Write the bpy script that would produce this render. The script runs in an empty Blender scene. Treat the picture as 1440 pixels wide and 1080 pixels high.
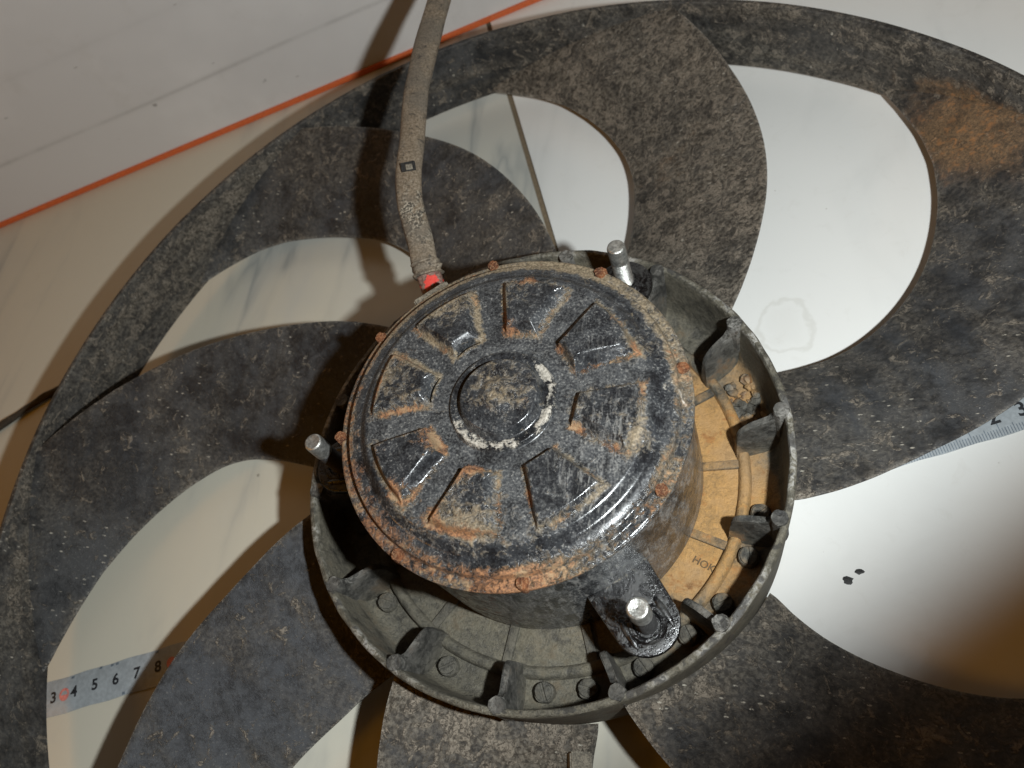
import bpy, bmesh, math, random
import numpy as np
from mathutils import Vector, Matrix, noise as mnoise
random.seed(7)
S = bpy.context.scene
COL = S.collection
CM = 0.01                      # everything below is laid out in centimetres

# ------------------------------------------------------------------ camera
A_, B_ = 0.478, 0.311
ROT = Matrix.Rotation(A_, 3, 'X') @ Matrix.Rotation(B_, 3, 'Y')
CAM = Vector((7.989, -10.544, 30.428))
cd = bpy.data.cameras.new('camera'); cam = bpy.data.objects.new('camera', cd); COL.objects.link(cam)
cam.matrix_world = Matrix.Translation(CAM * CM) @ ROT.to_4x4()
cd.sensor_width = 36; cd.lens = 1165.5 / 1440 * 36
cd.clip_start = 0.01; cd.clip_end = 50
cd.dof.use_dof = True; cd.dof.focus_distance = 0.268; cd.dof.aperture_fstop = 17
S.camera = cam

# ------------------------------------------------------------------ light
w = bpy.data.worlds.new('World'); S.world = w; w.use_nodes = True
bg = w.node_tree.nodes['Background']
bg.inputs[0].default_value = (1.0, 0.40, 0.02, 1); bg.inputs[1].default_value = 0.058   # warm, dim room
fl = bpy.data.lights.new('camera_flash', 'SPOT'); flo = bpy.data.objects.new('camera_flash', fl); COL.objects.link(flo)
fl.energy = 5.7; fl.color = (0.93, 0.985, 1.0); fl.shadow_soft_size = 0.006
fl.spot_size = math.radians(180); fl.spot_blend = 0.28
FP = CAM + ROT @ Vector((7.0, 0.3, 0))
ax = Vector((-0.6249, 0.7685, 0.1376))
flo.location = FP * CM; flo.rotation_euler = ax.to_track_quat('-Z', 'Y').to_euler()
al = bpy.data.lights.new('room_lamp', 'AREA'); alo = bpy.data.objects.new('room_lamp', al); COL.objects.link(alo)   # unseen warm lamp added at left so the amber weakens toward lower right
al.shape = 'DISK'; al.size = .35; al.energy = 1.15; al.color = (1.0, 0.43, 0.04)
alo.location = (-.85, -.42, .72); alo.rotation_euler = (Vector((-.1, 0, 0)) - Vector(alo.location)).to_track_quat('-Z', 'Y').to_euler()
S.view_settings.view_transform = 'Standard'; S.view_settings.look = 'None'
S.view_settings.exposure = 0; S.view_settings.gamma = 1
S.render.engine = 'CYCLES'; S.cycles.max_bounces = 5; S.cycles.diffuse_bounces = 3; S.cycles.glossy_bounces = 3

# ------------------------------------------------------------------ node helper
class NT:
    def __init__(s, name):
        s.m = bpy.data.materials.new(name); s.m.use_nodes = True
        s.t = s.m.node_tree; s.n = s.t.nodes; s.b = s.n['Principled BSDF']
        tc = s.n.new('ShaderNodeTexCoord'); mp = s.n.new('ShaderNodeVectorMath'); mp.operation = 'SCALE'
        mp.inputs['Scale'].default_value = 100.0
        s.t.links.new(tc.outputs['Object'], mp.inputs[0]); s.co = mp.outputs[0]
    def set(s, inp, v):
        if isinstance(v, bpy.types.NodeSocket): s.t.links.new(v, inp)
        elif isinstance(v, (tuple, list)):
            inp.default_value = tuple(v) + (1,) if len(v) == 3 and inp.type == 'RGBA' else tuple(v)
        else: inp.default_value = v
    def map(s, scale=(1, 1, 1), rotz=0, loc=(0, 0, 0)):
        n = s.n.new('ShaderNodeMapping'); n.inputs['Scale'].default_value = scale
        n.inputs['Rotation'].default_value = (0, 0, rotz); n.inputs['Location'].default_value = loc
        s.t.links.new(s.co, n.inputs[0]); return n.outputs[0]
    def noise(s, scale, det=5, rough=.55, dist=0, vec=None):
        n = s.n.new('ShaderNodeTexNoise'); n.inputs['Scale'].default_value = scale
        n.inputs['Detail'].default_value = det; n.inputs['Roughness'].default_value = rough
        n.inputs['Distortion'].default_value = dist; s.t.links.new(vec or s.co, n.inputs['Vector']); return n.outputs[0]
    def voro(s, scale, vec=None, out='Distance', rand=1.0):
        n = s.n.new('ShaderNodeTexVoronoi'); n.inputs['Scale'].default_value = scale
        n.inputs['Randomness'].default_value = rand
        s.t.links.new(vec or s.co, n.inputs['Vector']); return n.outputs[out]
    def m2(s, op, a, b=0.0, c=None):
        n = s.n.new('ShaderNodeMath'); n.operation = op; s.set(n.inputs[0], a); s.set(n.inputs[1], b)
        if c is not None: s.set(n.inputs[2], c)
        return n.outputs[0]
    def ramp(s, v, lo, hi, a=0.0, b=1.0):
        n = s.n.new('ShaderNodeMapRange'); n.interpolation_type = 'SMOOTHSTEP'
        s.set(n.inputs[0], v); n.inputs[1].default_value = lo; n.inputs[2].default_value = hi
        n.inputs[3].default_value = a; n.inputs[4].default_value = b; return n.outputs[0]
    def mix(s, f, a, b):
        n = s.n.new('ShaderNodeMix'); n.data_type = 'RGBA'
        s.set(n.inputs[0], f); s.set(n.inputs[6], a); s.set(n.inputs[7], b); return n.outputs[2]
    def attr(s, name):
        n = s.n.new('ShaderNodeAttribute'); n.attribute_name = name; return n.outputs['Fac']
    def bump(s, h, dist, strength=1.0):
        n = s.n.new('ShaderNodeBump'); n.inputs['Strength'].default_value = strength
        n.inputs['Distance'].default_value = dist * CM; s.set(n.inputs['Height'], h)
        s.t.links.new(n.outputs[0], s.b.inputs['Normal'])
    def out(s, col, rough, metal=0.0, spec=0.5):
        s.set(s.b.inputs['Base Color'], col); s.set(s.b.inputs['Roughness'], rough)
        s.set(s.b.inputs['Metallic'], metal); s.set(s.b.inputs['Specular IOR Level'], spec); return s.m

def mat_plastic():
    t = NT('dusty_black_plastic')
    mud = t.attr('mud'); org = t.attr('orange'); wear = t.attr('wear'); blue = t.attr('blue')
    n0 = t.noise(.22, 3, .6); n1 = t.noise(1.0, 5, .65, .3); n2 = t.noise(3.2, 4, .68, .5); n3 = t.noise(10.5, 4, .72, .8)
    n5 = t.noise(1.5, 5, .74, 1.2, t.map((1, 1, 1), 0, (31, 7, 3)))
    big = t.m2('ADD', t.m2('MULTIPLY', n0, .45), t.m2('ADD', t.m2('MULTIPLY', n1, .45), t.m2('MULTIPLY', n2, .25)))
    col = t.mix(t.ramp(big, .50, .70), (.0065, .007, .008), (.052, .052, .051))
    col = t.mix(t.m2('MULTIPLY', blue, t.ramp(t.m2('ADD', n1, n2), .75, 1.25, .25, 1.0)), col, (.052, .056, .062))
    n6 = t.noise(6.2, 3, .6, .35)
    brown = t.mix(t.ramp(t.m2('ADD', t.m2('MULTIPLY', n6, .8), t.m2('MULTIPLY', n3, .2)), .38, .66), (.038, .031, .0225), (.178, .155, .122))
    bf = t.m2('MULTIPLY', mud, t.ramp(n1, .30, .62, .42, .96))
    col = t.mix(bf, col, brown)
    sp = t.m2('MULTIPLY', t.ramp(n3, .57, .70), t.ramp(t.m2('ADD', n1, t.m2('MULTIPLY', n0, .5)), .62, .92, .06, .9))
    col = t.mix(sp, col, (.17, .162, .146))
    thr = t.m2('ADD', n5, t.m2('MULTIPLY', mud, .11))
    flake = t.m2('MULTIPLY', t.ramp(thr, .585, .665), t.ramp(n3, .34, .52))
    col = t.mix(t.m2('MULTIPLY', flake, .70), col, (.235, .200, .157))
    v = t.voro(3.0); fk = t.m2('MULTIPLY', t.ramp(v, .10, .05), t.m2('MULTIPLY', t.ramp(n1, .57, .65), t.ramp(n2, .45, .58))); col = t.mix(fk, col, (.40, .385, .35))
    v2 = t.voro(1.7, t.map((1, 2.6, 1), .6, (9, 2, 0))); fk2 = t.m2('MULTIPLY', t.m2('MULTIPLY', t.ramp(v2, .16, .10), t.ramp(n0, .50, .56)), t.ramp(n3, .42, .55))
    col = t.mix(fk2, col, (.36, .335, .28))
    om = t.ramp(t.m2('ADD', org, t.m2('MULTIPLY', t.m2('SUBTRACT', n1, .5), 1.1)), .22, .80)
    ocol = t.mix(t.ramp(n3, .35, .7), (.085, .055, .030), (.24, .145, .072)); ocol = t.mix(t.ramp(n2, .50, .68), ocol, (.30, .14, .05))
    col = t.mix(t.m2('MULTIPLY', om, .85), col, ocol)
    wm = t.m2('MULTIPLY', wear, t.ramp(t.m2('ADD', n3, t.m2('MULTIPLY', n1, .45)), .66, .86)); col = t.mix(wm, col, (.34, .32, .28))
    t.bump(t.m2('ADD', t.m2('MULTIPLY', n3, .6), t.m2('ADD', t.m2('MULTIPLY', n6, t.m2('ADD', t.m2('MULTIPLY', mud, 1.0), .3)), t.m2('MULTIPLY', flake, .6))), .05, .85)
    r = t.ramp(n1, .35, .7, .50, .74); r = t.m2('ADD', r, t.m2('MULTIPLY', mud, .22))
    return t.out(col, r, 0, .36)

def mat_hub():
    t = NT('mud_caked_hub_plastic')
    org = t.attr('orange'); wear = t.attr('wear'); oli = t.attr('mud')
    n0 = t.noise(.5, 3, .6); n1 = t.noise(1.5, 5, .68, .4); n2 = t.noise(5.5, 4, .7, .7); n3 = t.noise(19, 3, .7)
    col = t.mix(t.ramp(t.m2('ADD', t.m2('MULTIPLY', n1, .6), t.m2('MULTIPLY', n2, .4)), .36, .66), (.016, .0165, .017), (.098, .095, .088))
    mix_ = t.m2('ADD', t.m2('MULTIPLY', n0, .4), t.m2('ADD', t.m2('MULTIPLY', n2, .35), t.m2('MULTIPLY', n3, .25)))
    ol = t.mix(t.ramp(mix_, .38, .62), (.088, .079, .056), (.185, .165, .118))
    col = t.mix(t.m2('MULTIPLY', oli, t.ramp(t.m2('ADD', n1, t.m2('MULTIPLY', n3, .4)), .45, .85, .30, 1.0)), col, ol)
    oc = t.mix(t.ramp(mix_, .36, .62), (.25, .15, .06), (.50, .27, .085)); oc = t.mix(t.ramp(n0, .42, .62), oc, (.38, .225, .095)); oc = t.mix(t.m2('MULTIPLY', t.ramp(n1, .54, .66), .7), oc, (.36, .15, .04))
    om = t.ramp(t.m2('ADD', org, t.m2('MULTIPLY', t.m2('SUBTRACT', n1, .5), .9)), .22, .75)
    col = t.mix(t.m2('MULTIPLY', om, .93), col, oc)
    col = t.mix(t.m2('MULTIPLY', t.m2('MULTIPLY', t.ramp(n3, .60, .68), t.ramp(n1, .42, .58)), .6), col, (.045, .037, .026))
    col = t.mix(t.m2('MULTIPLY', t.ramp(t.m2('ADD', t.m2('MULTIPLY', n0, .5), t.m2('MULTIPLY', n1, .5)), .52, .66), .62), col, (.080, .052, .028))
    pt = t.ramp(n0, .45, .60, .05, 1.0)
    wm = t.m2('MULTIPLY', t.m2('MULTIPLY', wear, pt), t.ramp(t.m2('ADD', t.m2('MULTIPLY', n1, .7), t.m2('MULTIPLY', n2, .6)), .58, .74)); col = t.mix(wm, col, (.33, .32, .295))
    dk = t.m2('MULTIPLY', wear, t.ramp(n1, .52, .60)); col = t.mix(t.m2('MULTIPLY', dk, .75), col, (.018, .018, .019))
    t.bump(t.m2('ADD', n2, t.m2('ADD', t.m2('MULTIPLY', n3, .45), n1)), .06, .9)
    return t.out(col, t.ramp(n1, .3, .7, .55, .88), 0, .35)

def mat_motor():
    t = NT('rusty_black_painted_steel')
    rust = t.attr('rust'); tan = t.attr('tan'); scale = t.attr('scale'); clean = t.attr('clean')
    n0 = t.noise(.45, 3, .6); n1 = t.noise(1.5, 5, .68, .3); n2 = t.noise(4.2, 5, .72, .6); n3 = t.noise(14, 4, .72)
    col = t.mix(t.ramp(t.m2('ADD', t.m2('MULTIPLY', n1, .6), t.m2('MULTIPLY', n3, .4)), .36, .64), (.0075, .008, .0092), (.037, .040, .044))
    film = t.m2('MULTIPLY', t.ramp(t.m2('ADD', t.m2('MULTIPLY', n2, .6), t.m2('MULTIPLY', n3, .4)), .46, .62), t.ramp(n1, .38, .62, .10, .80))
    fa_ = t.m2('MULTIPLY', t.attr('film'), t.ramp(t.m2('ADD', t.m2('MULTIPLY', n3, .35), t.m2('ADD', t.m2('MULTIPLY', n1, .40), t.m2('MULTIPLY', n2, .25))), .38, .58, .14, 1.0))
    film = t.m2('MAXIMUM', t.m2('MULTIPLY', film, .75), fa_)
    col = t.mix(t.m2('MULTIPLY', film, t.m2('SUBTRACT', 1.0, clean)), col, t.mix(t.ramp(n3, .40, .64), (.078, .082, .086), (.205, .207, .200)))
    sp = t.m2('MULTIPLY', t.ramp(n3, .58, .68), t.ramp(n1, .44, .58)); col = t.mix(t.m2('MULTIPLY', sp, .75), col, (.33, .32, .295))
    st = t.noise(1.6, 4, .75, .5, t.map((5, 1.0, 1), .95)); sm = t.m2('MULTIPLY', t.ramp(t.m2('ADD', st, t.m2('MULTIPLY', n3, .3)), .64, .80), t.attr('streak'))
    col = t.mix(t.m2('MULTIPLY', sm, .7), col, (.27, .265, .25))
    dkm = t.m2('MULTIPLY', t.attr('streak'), t.ramp(t.noise(.9, 3, .6, 0, t.map((3, .8, 1), .95, (4, 4, 0))), .5, .6)); col = t.mix(t.m2('MULTIPLY', dkm, .8), col, (.008, .009, .010))
    tm = t.ramp(t.m2('ADD', tan, t.m2('MULTIPLY', t.m2('SUBTRACT', n2, .5), 1.5)), .30, .72)
    tc = t.mix(t.ramp(n3, .34, .66), (.115, .088, .050), (.34, .265, .17)); col = t.mix(t.m2('MULTIPLY', tm, .82), col, tc)
    rm = t.ramp(t.m2('ADD', rust, t.m2('MULTIPLY', t.m2('SUBTRACT', n2, .5), 1.8)), .40, .78)
    rc = t.mix(t.ramp(n3, .34, .64), (.085, .035, .017), (.33, .145, .055)); rc = t.mix(t.ramp(n1, .48, .64), rc, (.33, .215, .115))
    col = t.mix(t.m2('MULTIPLY', rm, .88), col, rc)
    sc = t.ramp(t.m2('ADD', scale, t.m2('MULTIPLY', t.m2('SUBTRACT', t.m2('ADD', t.m2('MULTIPLY', n2, .7), t.m2('MULTIPLY', n1, .4)), .55), 2.2)), .42, .60)
    col = t.mix(t.m2('MULTIPLY', sc, .9), col, t.mix(t.ramp(n3, .38, .62), (.26, .235, .195), (.52, .48, .41)))
    dirt = t.m2('MINIMUM', t.m2('ADD', t.m2('MULTIPLY', rm, .7), t.m2('ADD', t.m2('MULTIPLY', tm, .55), t.m2('MULTIPLY', sc, .7))), 1.0)
    t.bump(t.m2('ADD', t.m2('MULTIPLY', dirt, .8), t.m2('ADD', t.m2('MULTIPLY', n3, t.m2('ADD', t.m2('MULTIPLY', dirt, .9), .10)), t.m2('MULTIPLY', n2, .10))), .045, .85)
    r = t.m2('ADD', t.m2('ADD', t.ramp(n2, .4, .66, .17, .34), t.m2('MULTIPLY', fa_, .12)), t.m2('SUBTRACT', t.m2('MULTIPLY', dirt, .5), t.m2('MULTIPLY', clean, .06)))
    return t.out(col, r, 0, .62)

def mat_rust():
    t = NT('orange_rust'); n1 = t.noise(4, 5, .65); n2 = t.noise(16, 4, .7)
    col = t.mix(t.ramp(n1, .35, .65), (.095, .034, .017), (.30, .115, .045)); col = t.mix(t.ramp(n2, .50, .66), col, (.33, .20, .11))
    t.bump(t.m2('ADD', n1, n2), .09, 1); return t.out(col, .85, 0, .3)

def mat_bracket():
    t = NT('glossy_black_bracket'); n1 = t.noise(2.2, 6, .7, .5); n2 = t.noise(9, 4, .7); e = t.attr('tan')
    col = t.mix(t.ramp(n1, .44, .6), (.0045, .0045, .005), (.026, .026, .025))
    f = t.m2('MULTIPLY', t.ramp(n2, .55, .7), t.ramp(n1, .5, .64)); col = t.mix(t.m2('MULTIPLY', f, .7), col, (.22, .21, .18))
    col = t.mix(t.ramp(t.m2('ADD', e, t.m2('MULTIPLY', t.m2('SUBTRACT', n1, .5), 1.6)), .5, .7), col, (.23, .195, .135))
    t.bump(t.m2('ADD', n1, t.m2('MULTIPLY', n2, .5)), .05, .7); return t.out(col, t.ramp(n1, .4, .6, .14, .42), 0, .7)

def mat_zinc():
    t = NT('zinc_stud'); n = t.noise(6, 5, .7); n2 = t.noise(20, 3)
    col = t.mix(t.ramp(n, .35, .65), (.30, .30, .28), (.62, .62, .58)); t.bump(n2, .02, .8)
    return t.out(col, t.ramp(n2, .3, .7, .28, .5), .85)

def mat_cable():
    t = NT('dusty_cable_sleeve'); n0 = t.noise(.6, 4, .6); n1 = t.noise(2.5, 6, .7, .5); n2 = t.noise(12, 4, .7)
    col = t.mix(t.ramp(n2, .35, .68), (.112, .084, .055), (.250, .200, .145)); col = t.mix(t.ramp(n0, .42, .66, 0, .6), col, (.10, .090, .075))
    col = t.mix(t.m2('MULTIPLY', t.ramp(n1, .55, .66), .8), col, (.032, .029, .025))
    bw = t.m2('MULTIPLY', t.attr('worn'), t.ramp(n1, .45, .56)); col = t.mix(bw, col, t.mix(t.ramp(n2, .45, .6), (.04, .036, .03), (.36, .32, .25)))
    t.bump(t.m2('ADD', t.m2('MULTIPLY', n2, .5), n1), .03, .7); return t.out(col, .8, 0, .3)

def mat_tile(name, vein, warm):
    t = NT(name); U = .35
    n0 = t.noise(.06, 5, .6, .6, t.map((1, .32, 1), U)); n1 = t.noise(.15, 4, .5, .8, t.map((1.3, .35, 1), U, (3, 5, 0)))
    v = t.m2('SUBTRACT', 1.0, t.m2('MULTIPLY', t.m2('ABSOLUTE', t.m2('SUBTRACT', n1, .5)), 13)); v = t.m2('MAXIMUM', v, 0.0)
    base = (.73, .73, .70) if not warm else (.56, .53, .435)
    col = t.mix(t.m2('MULTIPLY', t.ramp(n0, .44, .64), .55 * vein), base, (.42, .435, .425))
    col = t.mix(t.m2('MULTIPLY', t.m2('POWER', v, 2.0), t.m2('MULTIPLY', t.ramp(n0, .42, .6), .75 * vein)), col, (.27, .285, .275))
    sp = t.m2('MULTIPLY', t.ramp(t.voro(.42), .045, .02), t.ramp(t.noise(.5, 2), .5, .6)); col = t.mix(t.m2('MULTIPLY', sp, .8), col, (.10, .085, .06))
    sp2 = t.m2('MULTIPLY', t.ramp(t.voro(1.15), .05, .03), t.ramp(t.noise(.33, 2, .5), .55, .63)); col = t.mix(t.m2('MULTIPLY', sp2, .5), col, (.3, .27, .22))
    sm = t.noise(.9, 6, .7, .8); col = t.mix(t.m2('MULTIPLY', t.ramp(sm, .55, .75), .12), col, (.45, .42, .36))
    vd = t.n.new('ShaderNodeVectorMath'); vd.operation = 'DISTANCE'; t.t.links.new(t.co, vd.inputs[0]); vd.inputs[1].default_value = (8.3, 7.9, 0)
    dd = t.m2('ADD', vd.outputs['Value'], t.m2('MULTIPLY', t.noise(.8, 3), 1.6)); band = t.m2('MULTIPLY', t.ramp(dd, 1.75, 1.95), t.ramp(dd, 2.15, 1.98))
    inn = t.ramp(dd, 2.0, 1.2); col = t.mix(t.m2('ADD', t.m2('MULTIPLY', band, .20), t.m2('MULTIPLY', inn, .07)), col, (.36, .34, .27))
    t.bump(t.noise(3, 3), .01, .2)
    return t.out(col, t.ramp(sm, .35, .7, .3, .45), 0, .35)

def mat_flat(name, col, rough=.6, metal=0, spec=.5, var=.25, sc=6, bump=.02):
    t = NT(name); n = t.noise(sc, 5, .65); n2 = t.noise(sc * 4, 3, .6)
    d = tuple(c * (1 - var) for c in col); l = tuple(min(1, c * (1 + var)) for c in col)
    t.bump(n2, bump, .7)
    return t.out(t.mix(t.ramp(t.m2('ADD', t.m2('MULTIPLY', n, .6), t.m2('MULTIPLY', n2, .4)), .35, .65), d, l), rough, metal, spec)

def mat_wrap():
    t = NT('grubby_red_wrap'); n = t.noise(1.5, 3, .6); n2 = t.noise(9, 4, .7)
    col = t.mix(t.ramp(n2, .36, .66), (.10, .052, .040), (.24, .15, .115)); col = t.mix(t.ramp(n, .53, .58), col, (.60, .05, .035))
    t.bump(n2, .04, .8); return t.out(col, .6)

def mat_panel():
    t = NT('scuffed_white_panel'); n0 = t.noise(.08, 4, .6); n1 = t.noise(.5, 5, .65)
    col = t.mix(t.ramp(n0, .4, .65), (.56, .545, .525), (.64, .625, .60))
    sp = t.m2('MULTIPLY', t.ramp(t.voro(.5, t.map((1, 1, 1), .4)), .10, .04), t.ramp(t.noise(.8, 2), .56, .62)); col = t.mix(t.m2('MULTIPLY', sp, .75), col, (.17, .16, .14))
    sp = t.m2('MULTIPLY', t.ramp(t.voro(.9, t.map((.55, .55, 1.6), .4)), .09, .04), t.ramp(t.noise(.5, 2, .5, 0, t.map((1, 1, 1), 0, (5, 5, 5))), .50, .58)); col = t.mix(t.m2('MULTIPLY', sp, .5), col, (.22, .20, .18))
    col = t.mix(t.m2('MULTIPLY', t.ramp(n1, .55, .75), .18), col, (.42, .39, .35))
    ln = t.attr('line'); col = t.mix(t.m2('MULTIPLY', ln, t.ramp(n1, .30, .6, .35, .85)), col, (.33, .32, .30))
    t.bump(n1, .02, .3); return t.out(col, .45, 0, .4)

M = dict(plastic=mat_plastic(), hub=mat_hub(), motor=mat_motor(), rust=mat_rust(), bracket=mat_bracket(), zinc=mat_zinc(),
         cable=mat_cable(), tile=mat_tile('veined_marble_tile', 1.0, True), tilew=mat_tile('pale_marble_tile', .22, False),
         grout=mat_flat('brown_grout', (.16, .12, .075), .9), panel=mat_panel(), orange=mat_flat('orange_edging', (.56, .115, .03), .5, var=.15),
         tape=mat_flat('enamel_tape', (.33, .36, .375), .38, var=.12, sc=1.5), ink=mat_flat('black_print', (.018, .02, .024), .5), inkg=mat_flat('grey_print', (.13, .16, .19), .5),
         inkr=mat_flat('red_print', (.62, .20, .17), .5), thread=mat_flat('dark_thread', (.035, .035, .035), .32, .3, var=.5, sc=12),
         red=mat_wrap(), cord=mat_flat('dark_strand', (.035, .026, .016), .8, var=.5, sc=3), chip=mat_flat('dark_flake', (.014, .014, .013), .5, var=.6, sc=8),
         grey=mat_flat('grey_clip', (.17, .15, .115), .75, var=.5, sc=5), text=mat_flat('grubby_relief', (.10, .065, .03), .8))

# ------------------------------------------------------------------ mesh helpers (cm in, m out)
def obj(name, verts, faces, mat, parent=None, smooth=35, attrs=None, kind=None):
    me = bpy.data.meshes.new(name)
    v = np.asarray(verts, dtype=float) * CM
    me.from_pydata(v.tolist(), [], faces if isinstance(faces, list) else faces.tolist())
    if smooth:
        me.shade_smooth(); me.set_sharp_from_angle(angle=math.radians(smooth))
    me.materials.append(mat)
    for k, a in (attrs or {}).items():
        at = me.attributes.new(k, 'FLOAT', 'POINT'); at.data.foreach_set('value', np.asarray(a, dtype=np.float32))
    me.validate(); me.update()
    o = bpy.data.objects.new(name, me); COL.objects.link(o)
    if parent: o.parent = parent
    if kind: o['kind'] = kind
    return o
def from_bm(name, bm, mat, parent=None, smooth=35, attrs=None, kind=None):
    bmesh.ops.recalc_face_normals(bm, faces=bm.faces[:])
    bm.verts.index_update(); V = [tuple(v.co) for v in bm.verts]; F = [[q.index for q in f.verts] for f in bm.faces]
    at = {k: [fn(Vector(q)) for q in V] for k, fn in (attrs or {}).items()}
    bm.free(); return obj(name, V, F, mat, parent, smooth, at, kind)
def lathe(prof, n=256, closed=True):
    P = np.array(prof); k = len(P); th = np.linspace(0, 2 * np.pi, n, endpoint=False)
    V = np.stack([np.outer(np.cos(th), P[:, 0]), np.outer(np.sin(th), P[:, 0]), np.tile(P[:, 1], (n, 1))], -1).reshape(-1, 3)
    F = []
    for i in range(n):
        j = (i + 1) % n
        for a in range(k if closed else k - 1):
            b = (a + 1) % k; F.append([i * k + a, j * k + a, j * k + b, i * k + b])
    return V, F
def fnz(x, y, z, s, seed=0.0): return mnoise.noise(Vector((x * s + seed, y * s - seed, z * s)))
def resample(prof, step):
    out = []
    for (a, b) in zip(prof, prof[1:] + prof[:1]):
        L = math.hypot(b[0] - a[0], b[1] - a[1]); m = max(1, int(L / step))
        for i in range(m): out.append((a[0] + (b[0] - a[0]) * i / m, a[1] + (b[1] - a[1]) * i / m))
    return out
def ss(x, a, b):
    t = np.clip((x - a) / (b - a), 0, 1); return t * t * (3 - 2 * t)
def gauss(x, y, cx, cy, r): return math.exp(-((x - cx) ** 2 + (y - cy) ** 2) / (r * r))
def pxy(r, deg): return r * math.cos(math.radians(deg)), r * math.sin(math.radians(deg))
def tag(o, label, cat, group=None):
    o['label'] = label; o['category'] = cat
    if group: o['group'] = group
def empty(name, loc=(0, 0, 0)):
    o = bpy.data.objects.new(name, None); COL.objects.link(o); o.location = Vector(loc) * CM; o.empty_display_size = .05; return o
def poly_prism(outline, z0, z1, bev=0.0):
    bm = bmesh.new(); vs = [bm.verts.new((x, y, z1)) for x, y in outline]
    f = bm.faces.new(vs); r = bmesh.ops.extrude_face_region(bm, geom=[f])
    for v in r['geom']:
        if isinstance(v, bmesh.types.BMVert): v.co.z = z0
    if bev:
        es = [e for e in bm.edges if len(e.link_faces) == 2 and e.calc_face_angle(0) > .9]
        bmesh.ops.bevel(bm, geom=es, offset=bev, segments=2, affect='EDGES', profile=.6)
    return bm

# ------------------------------------------------------------------ floor of tiles
U = Vector((.344, -.939, 0)).normalized(); Vv = Vector((.939, .344, 0)).normalized()
G0 = Vector((-5.828, 22.901, 0))           # a point on the visible joint
G0 = G0 - U * U.dot(G0)                    # shifted along the joint
fo = obj('floor', [tuple(G0 + U * a + Vv * b + Vector((0, 0, -.16))) for a, b in ((-165, -185), (140, -185), (140, 185), (-165, 185))], [[0, 1, 2, 3]], M['grout'], smooth=0)
fo['kind'] = 'structure'; fo['label'] = 'floor of pale marble tiles with a brown joint'
TS, GAP = 60.0, .13
for i in range(-2, 2):
    for j in range(-2, 3):
        u0 = -42.5 + j * TS; v0 = i * TS
        o4 = [G0 + U * a + Vv * b for a, b in ((u0 + GAP, v0 + GAP), (u0 + TS - GAP, v0 + GAP), (u0 + TS - GAP, v0 + TS - GAP), (u0 + GAP, v0 + TS - GAP))]
        bm = poly_prism([(q.x, q.y) for q in o4], -.9, 0, .05)
        from_bm('tile', bm, M['tilew'] if i >= 0 else M['tile'], fo, 40)

# ------------------------------------------------------------------ white panel with orange edge
P0 = Vector((-37.99, 16.07, 0)); PD = Vector((.923, .385, 0)).normalized(); PN = Vector((.385, -.923, 0)).normalized()
root = empty('white_panel', P0); tag(root, 'scuffed white upright panel with an orange bottom edge, behind the fan', 'panel')
xs = np.linspace(-30, 75, 106); zs = np.array([.36, .8, 1.6, 2.4, 3.0, 3.35, 3.5, 3.58, 3.66, 3.74, 3.82, 3.98, 4.4, 5.2, 6, 7.5, 7.8, 8.0, 8.2, 8.5, 10, 12, 16, 22, 30, 34])
def loc(v): return (v[0] - P0.x, v[1] - P0.y, v[2])
V = []; L = []
for z in zs:
    for x in xs:
        wob = .04 * math.sin(x * .35); q = P0 + PD * x + Vector((0, 0, z)) + PN * (-.12); V.append(loc(q))
        L.append(math.exp(-((z - 3.66 - wob - x * .004) / .11) ** 2) * .60 + .15 * math.exp(-((z - 8.0) / .16) ** 2))
nx = len(xs); nz = len(zs)
F = [[a * nx + b, a * nx + b + 1, (a + 1) * nx + b + 1, (a + 1) * nx + b] for a in range(nz - 1) for b in range(nx - 1)]
m0 = len(V)                                  # thickness behind
for z in (zs[0], zs[-1]):
    for x in (xs[0], xs[-1]): V.append(loc(P0 + PD * x + Vector((0, 0, z)) - PN * 1.8)); L.append(0)
c = [0, nx - 1, (nz - 1) * nx, nz * nx - 1]
F += [[m0, m0 + 2, m0 + 3, m0 + 1], [m0, m0 + 1] + list(range(nx - 1, -1, -1)), [m0 + 2] + list(range((nz - 1) * nx, nz * nx)) + [m0 + 3],
      [m0, *[a * nx for a in range(nz)], m0 + 2], [m0 + 1, m0 + 3, *[a * nx + nx - 1 for a in range(nz - 1, -1, -1)]]]
obj('board', V, F, M['panel'], root, 30, {'line': L})
bm = poly_prism([(loc(P0 + PD * a + PN * b)[0], loc(P0 + PD * a + PN * b)[1]) for a, b in ((-30.3, 0), (75.3, 0), (75.3, -2.0), (-30.3, -2.0))], .01, .355, .06)
from_bm('orange_edge', bm, M['orange'], root, 40)

# ------------------------------------------------------------------ the fan
fan = empty('cooling_fan')
tag(fan, 'dirty black radiator cooling fan with a rusty motor lying on the tiles', 'fan')

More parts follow.
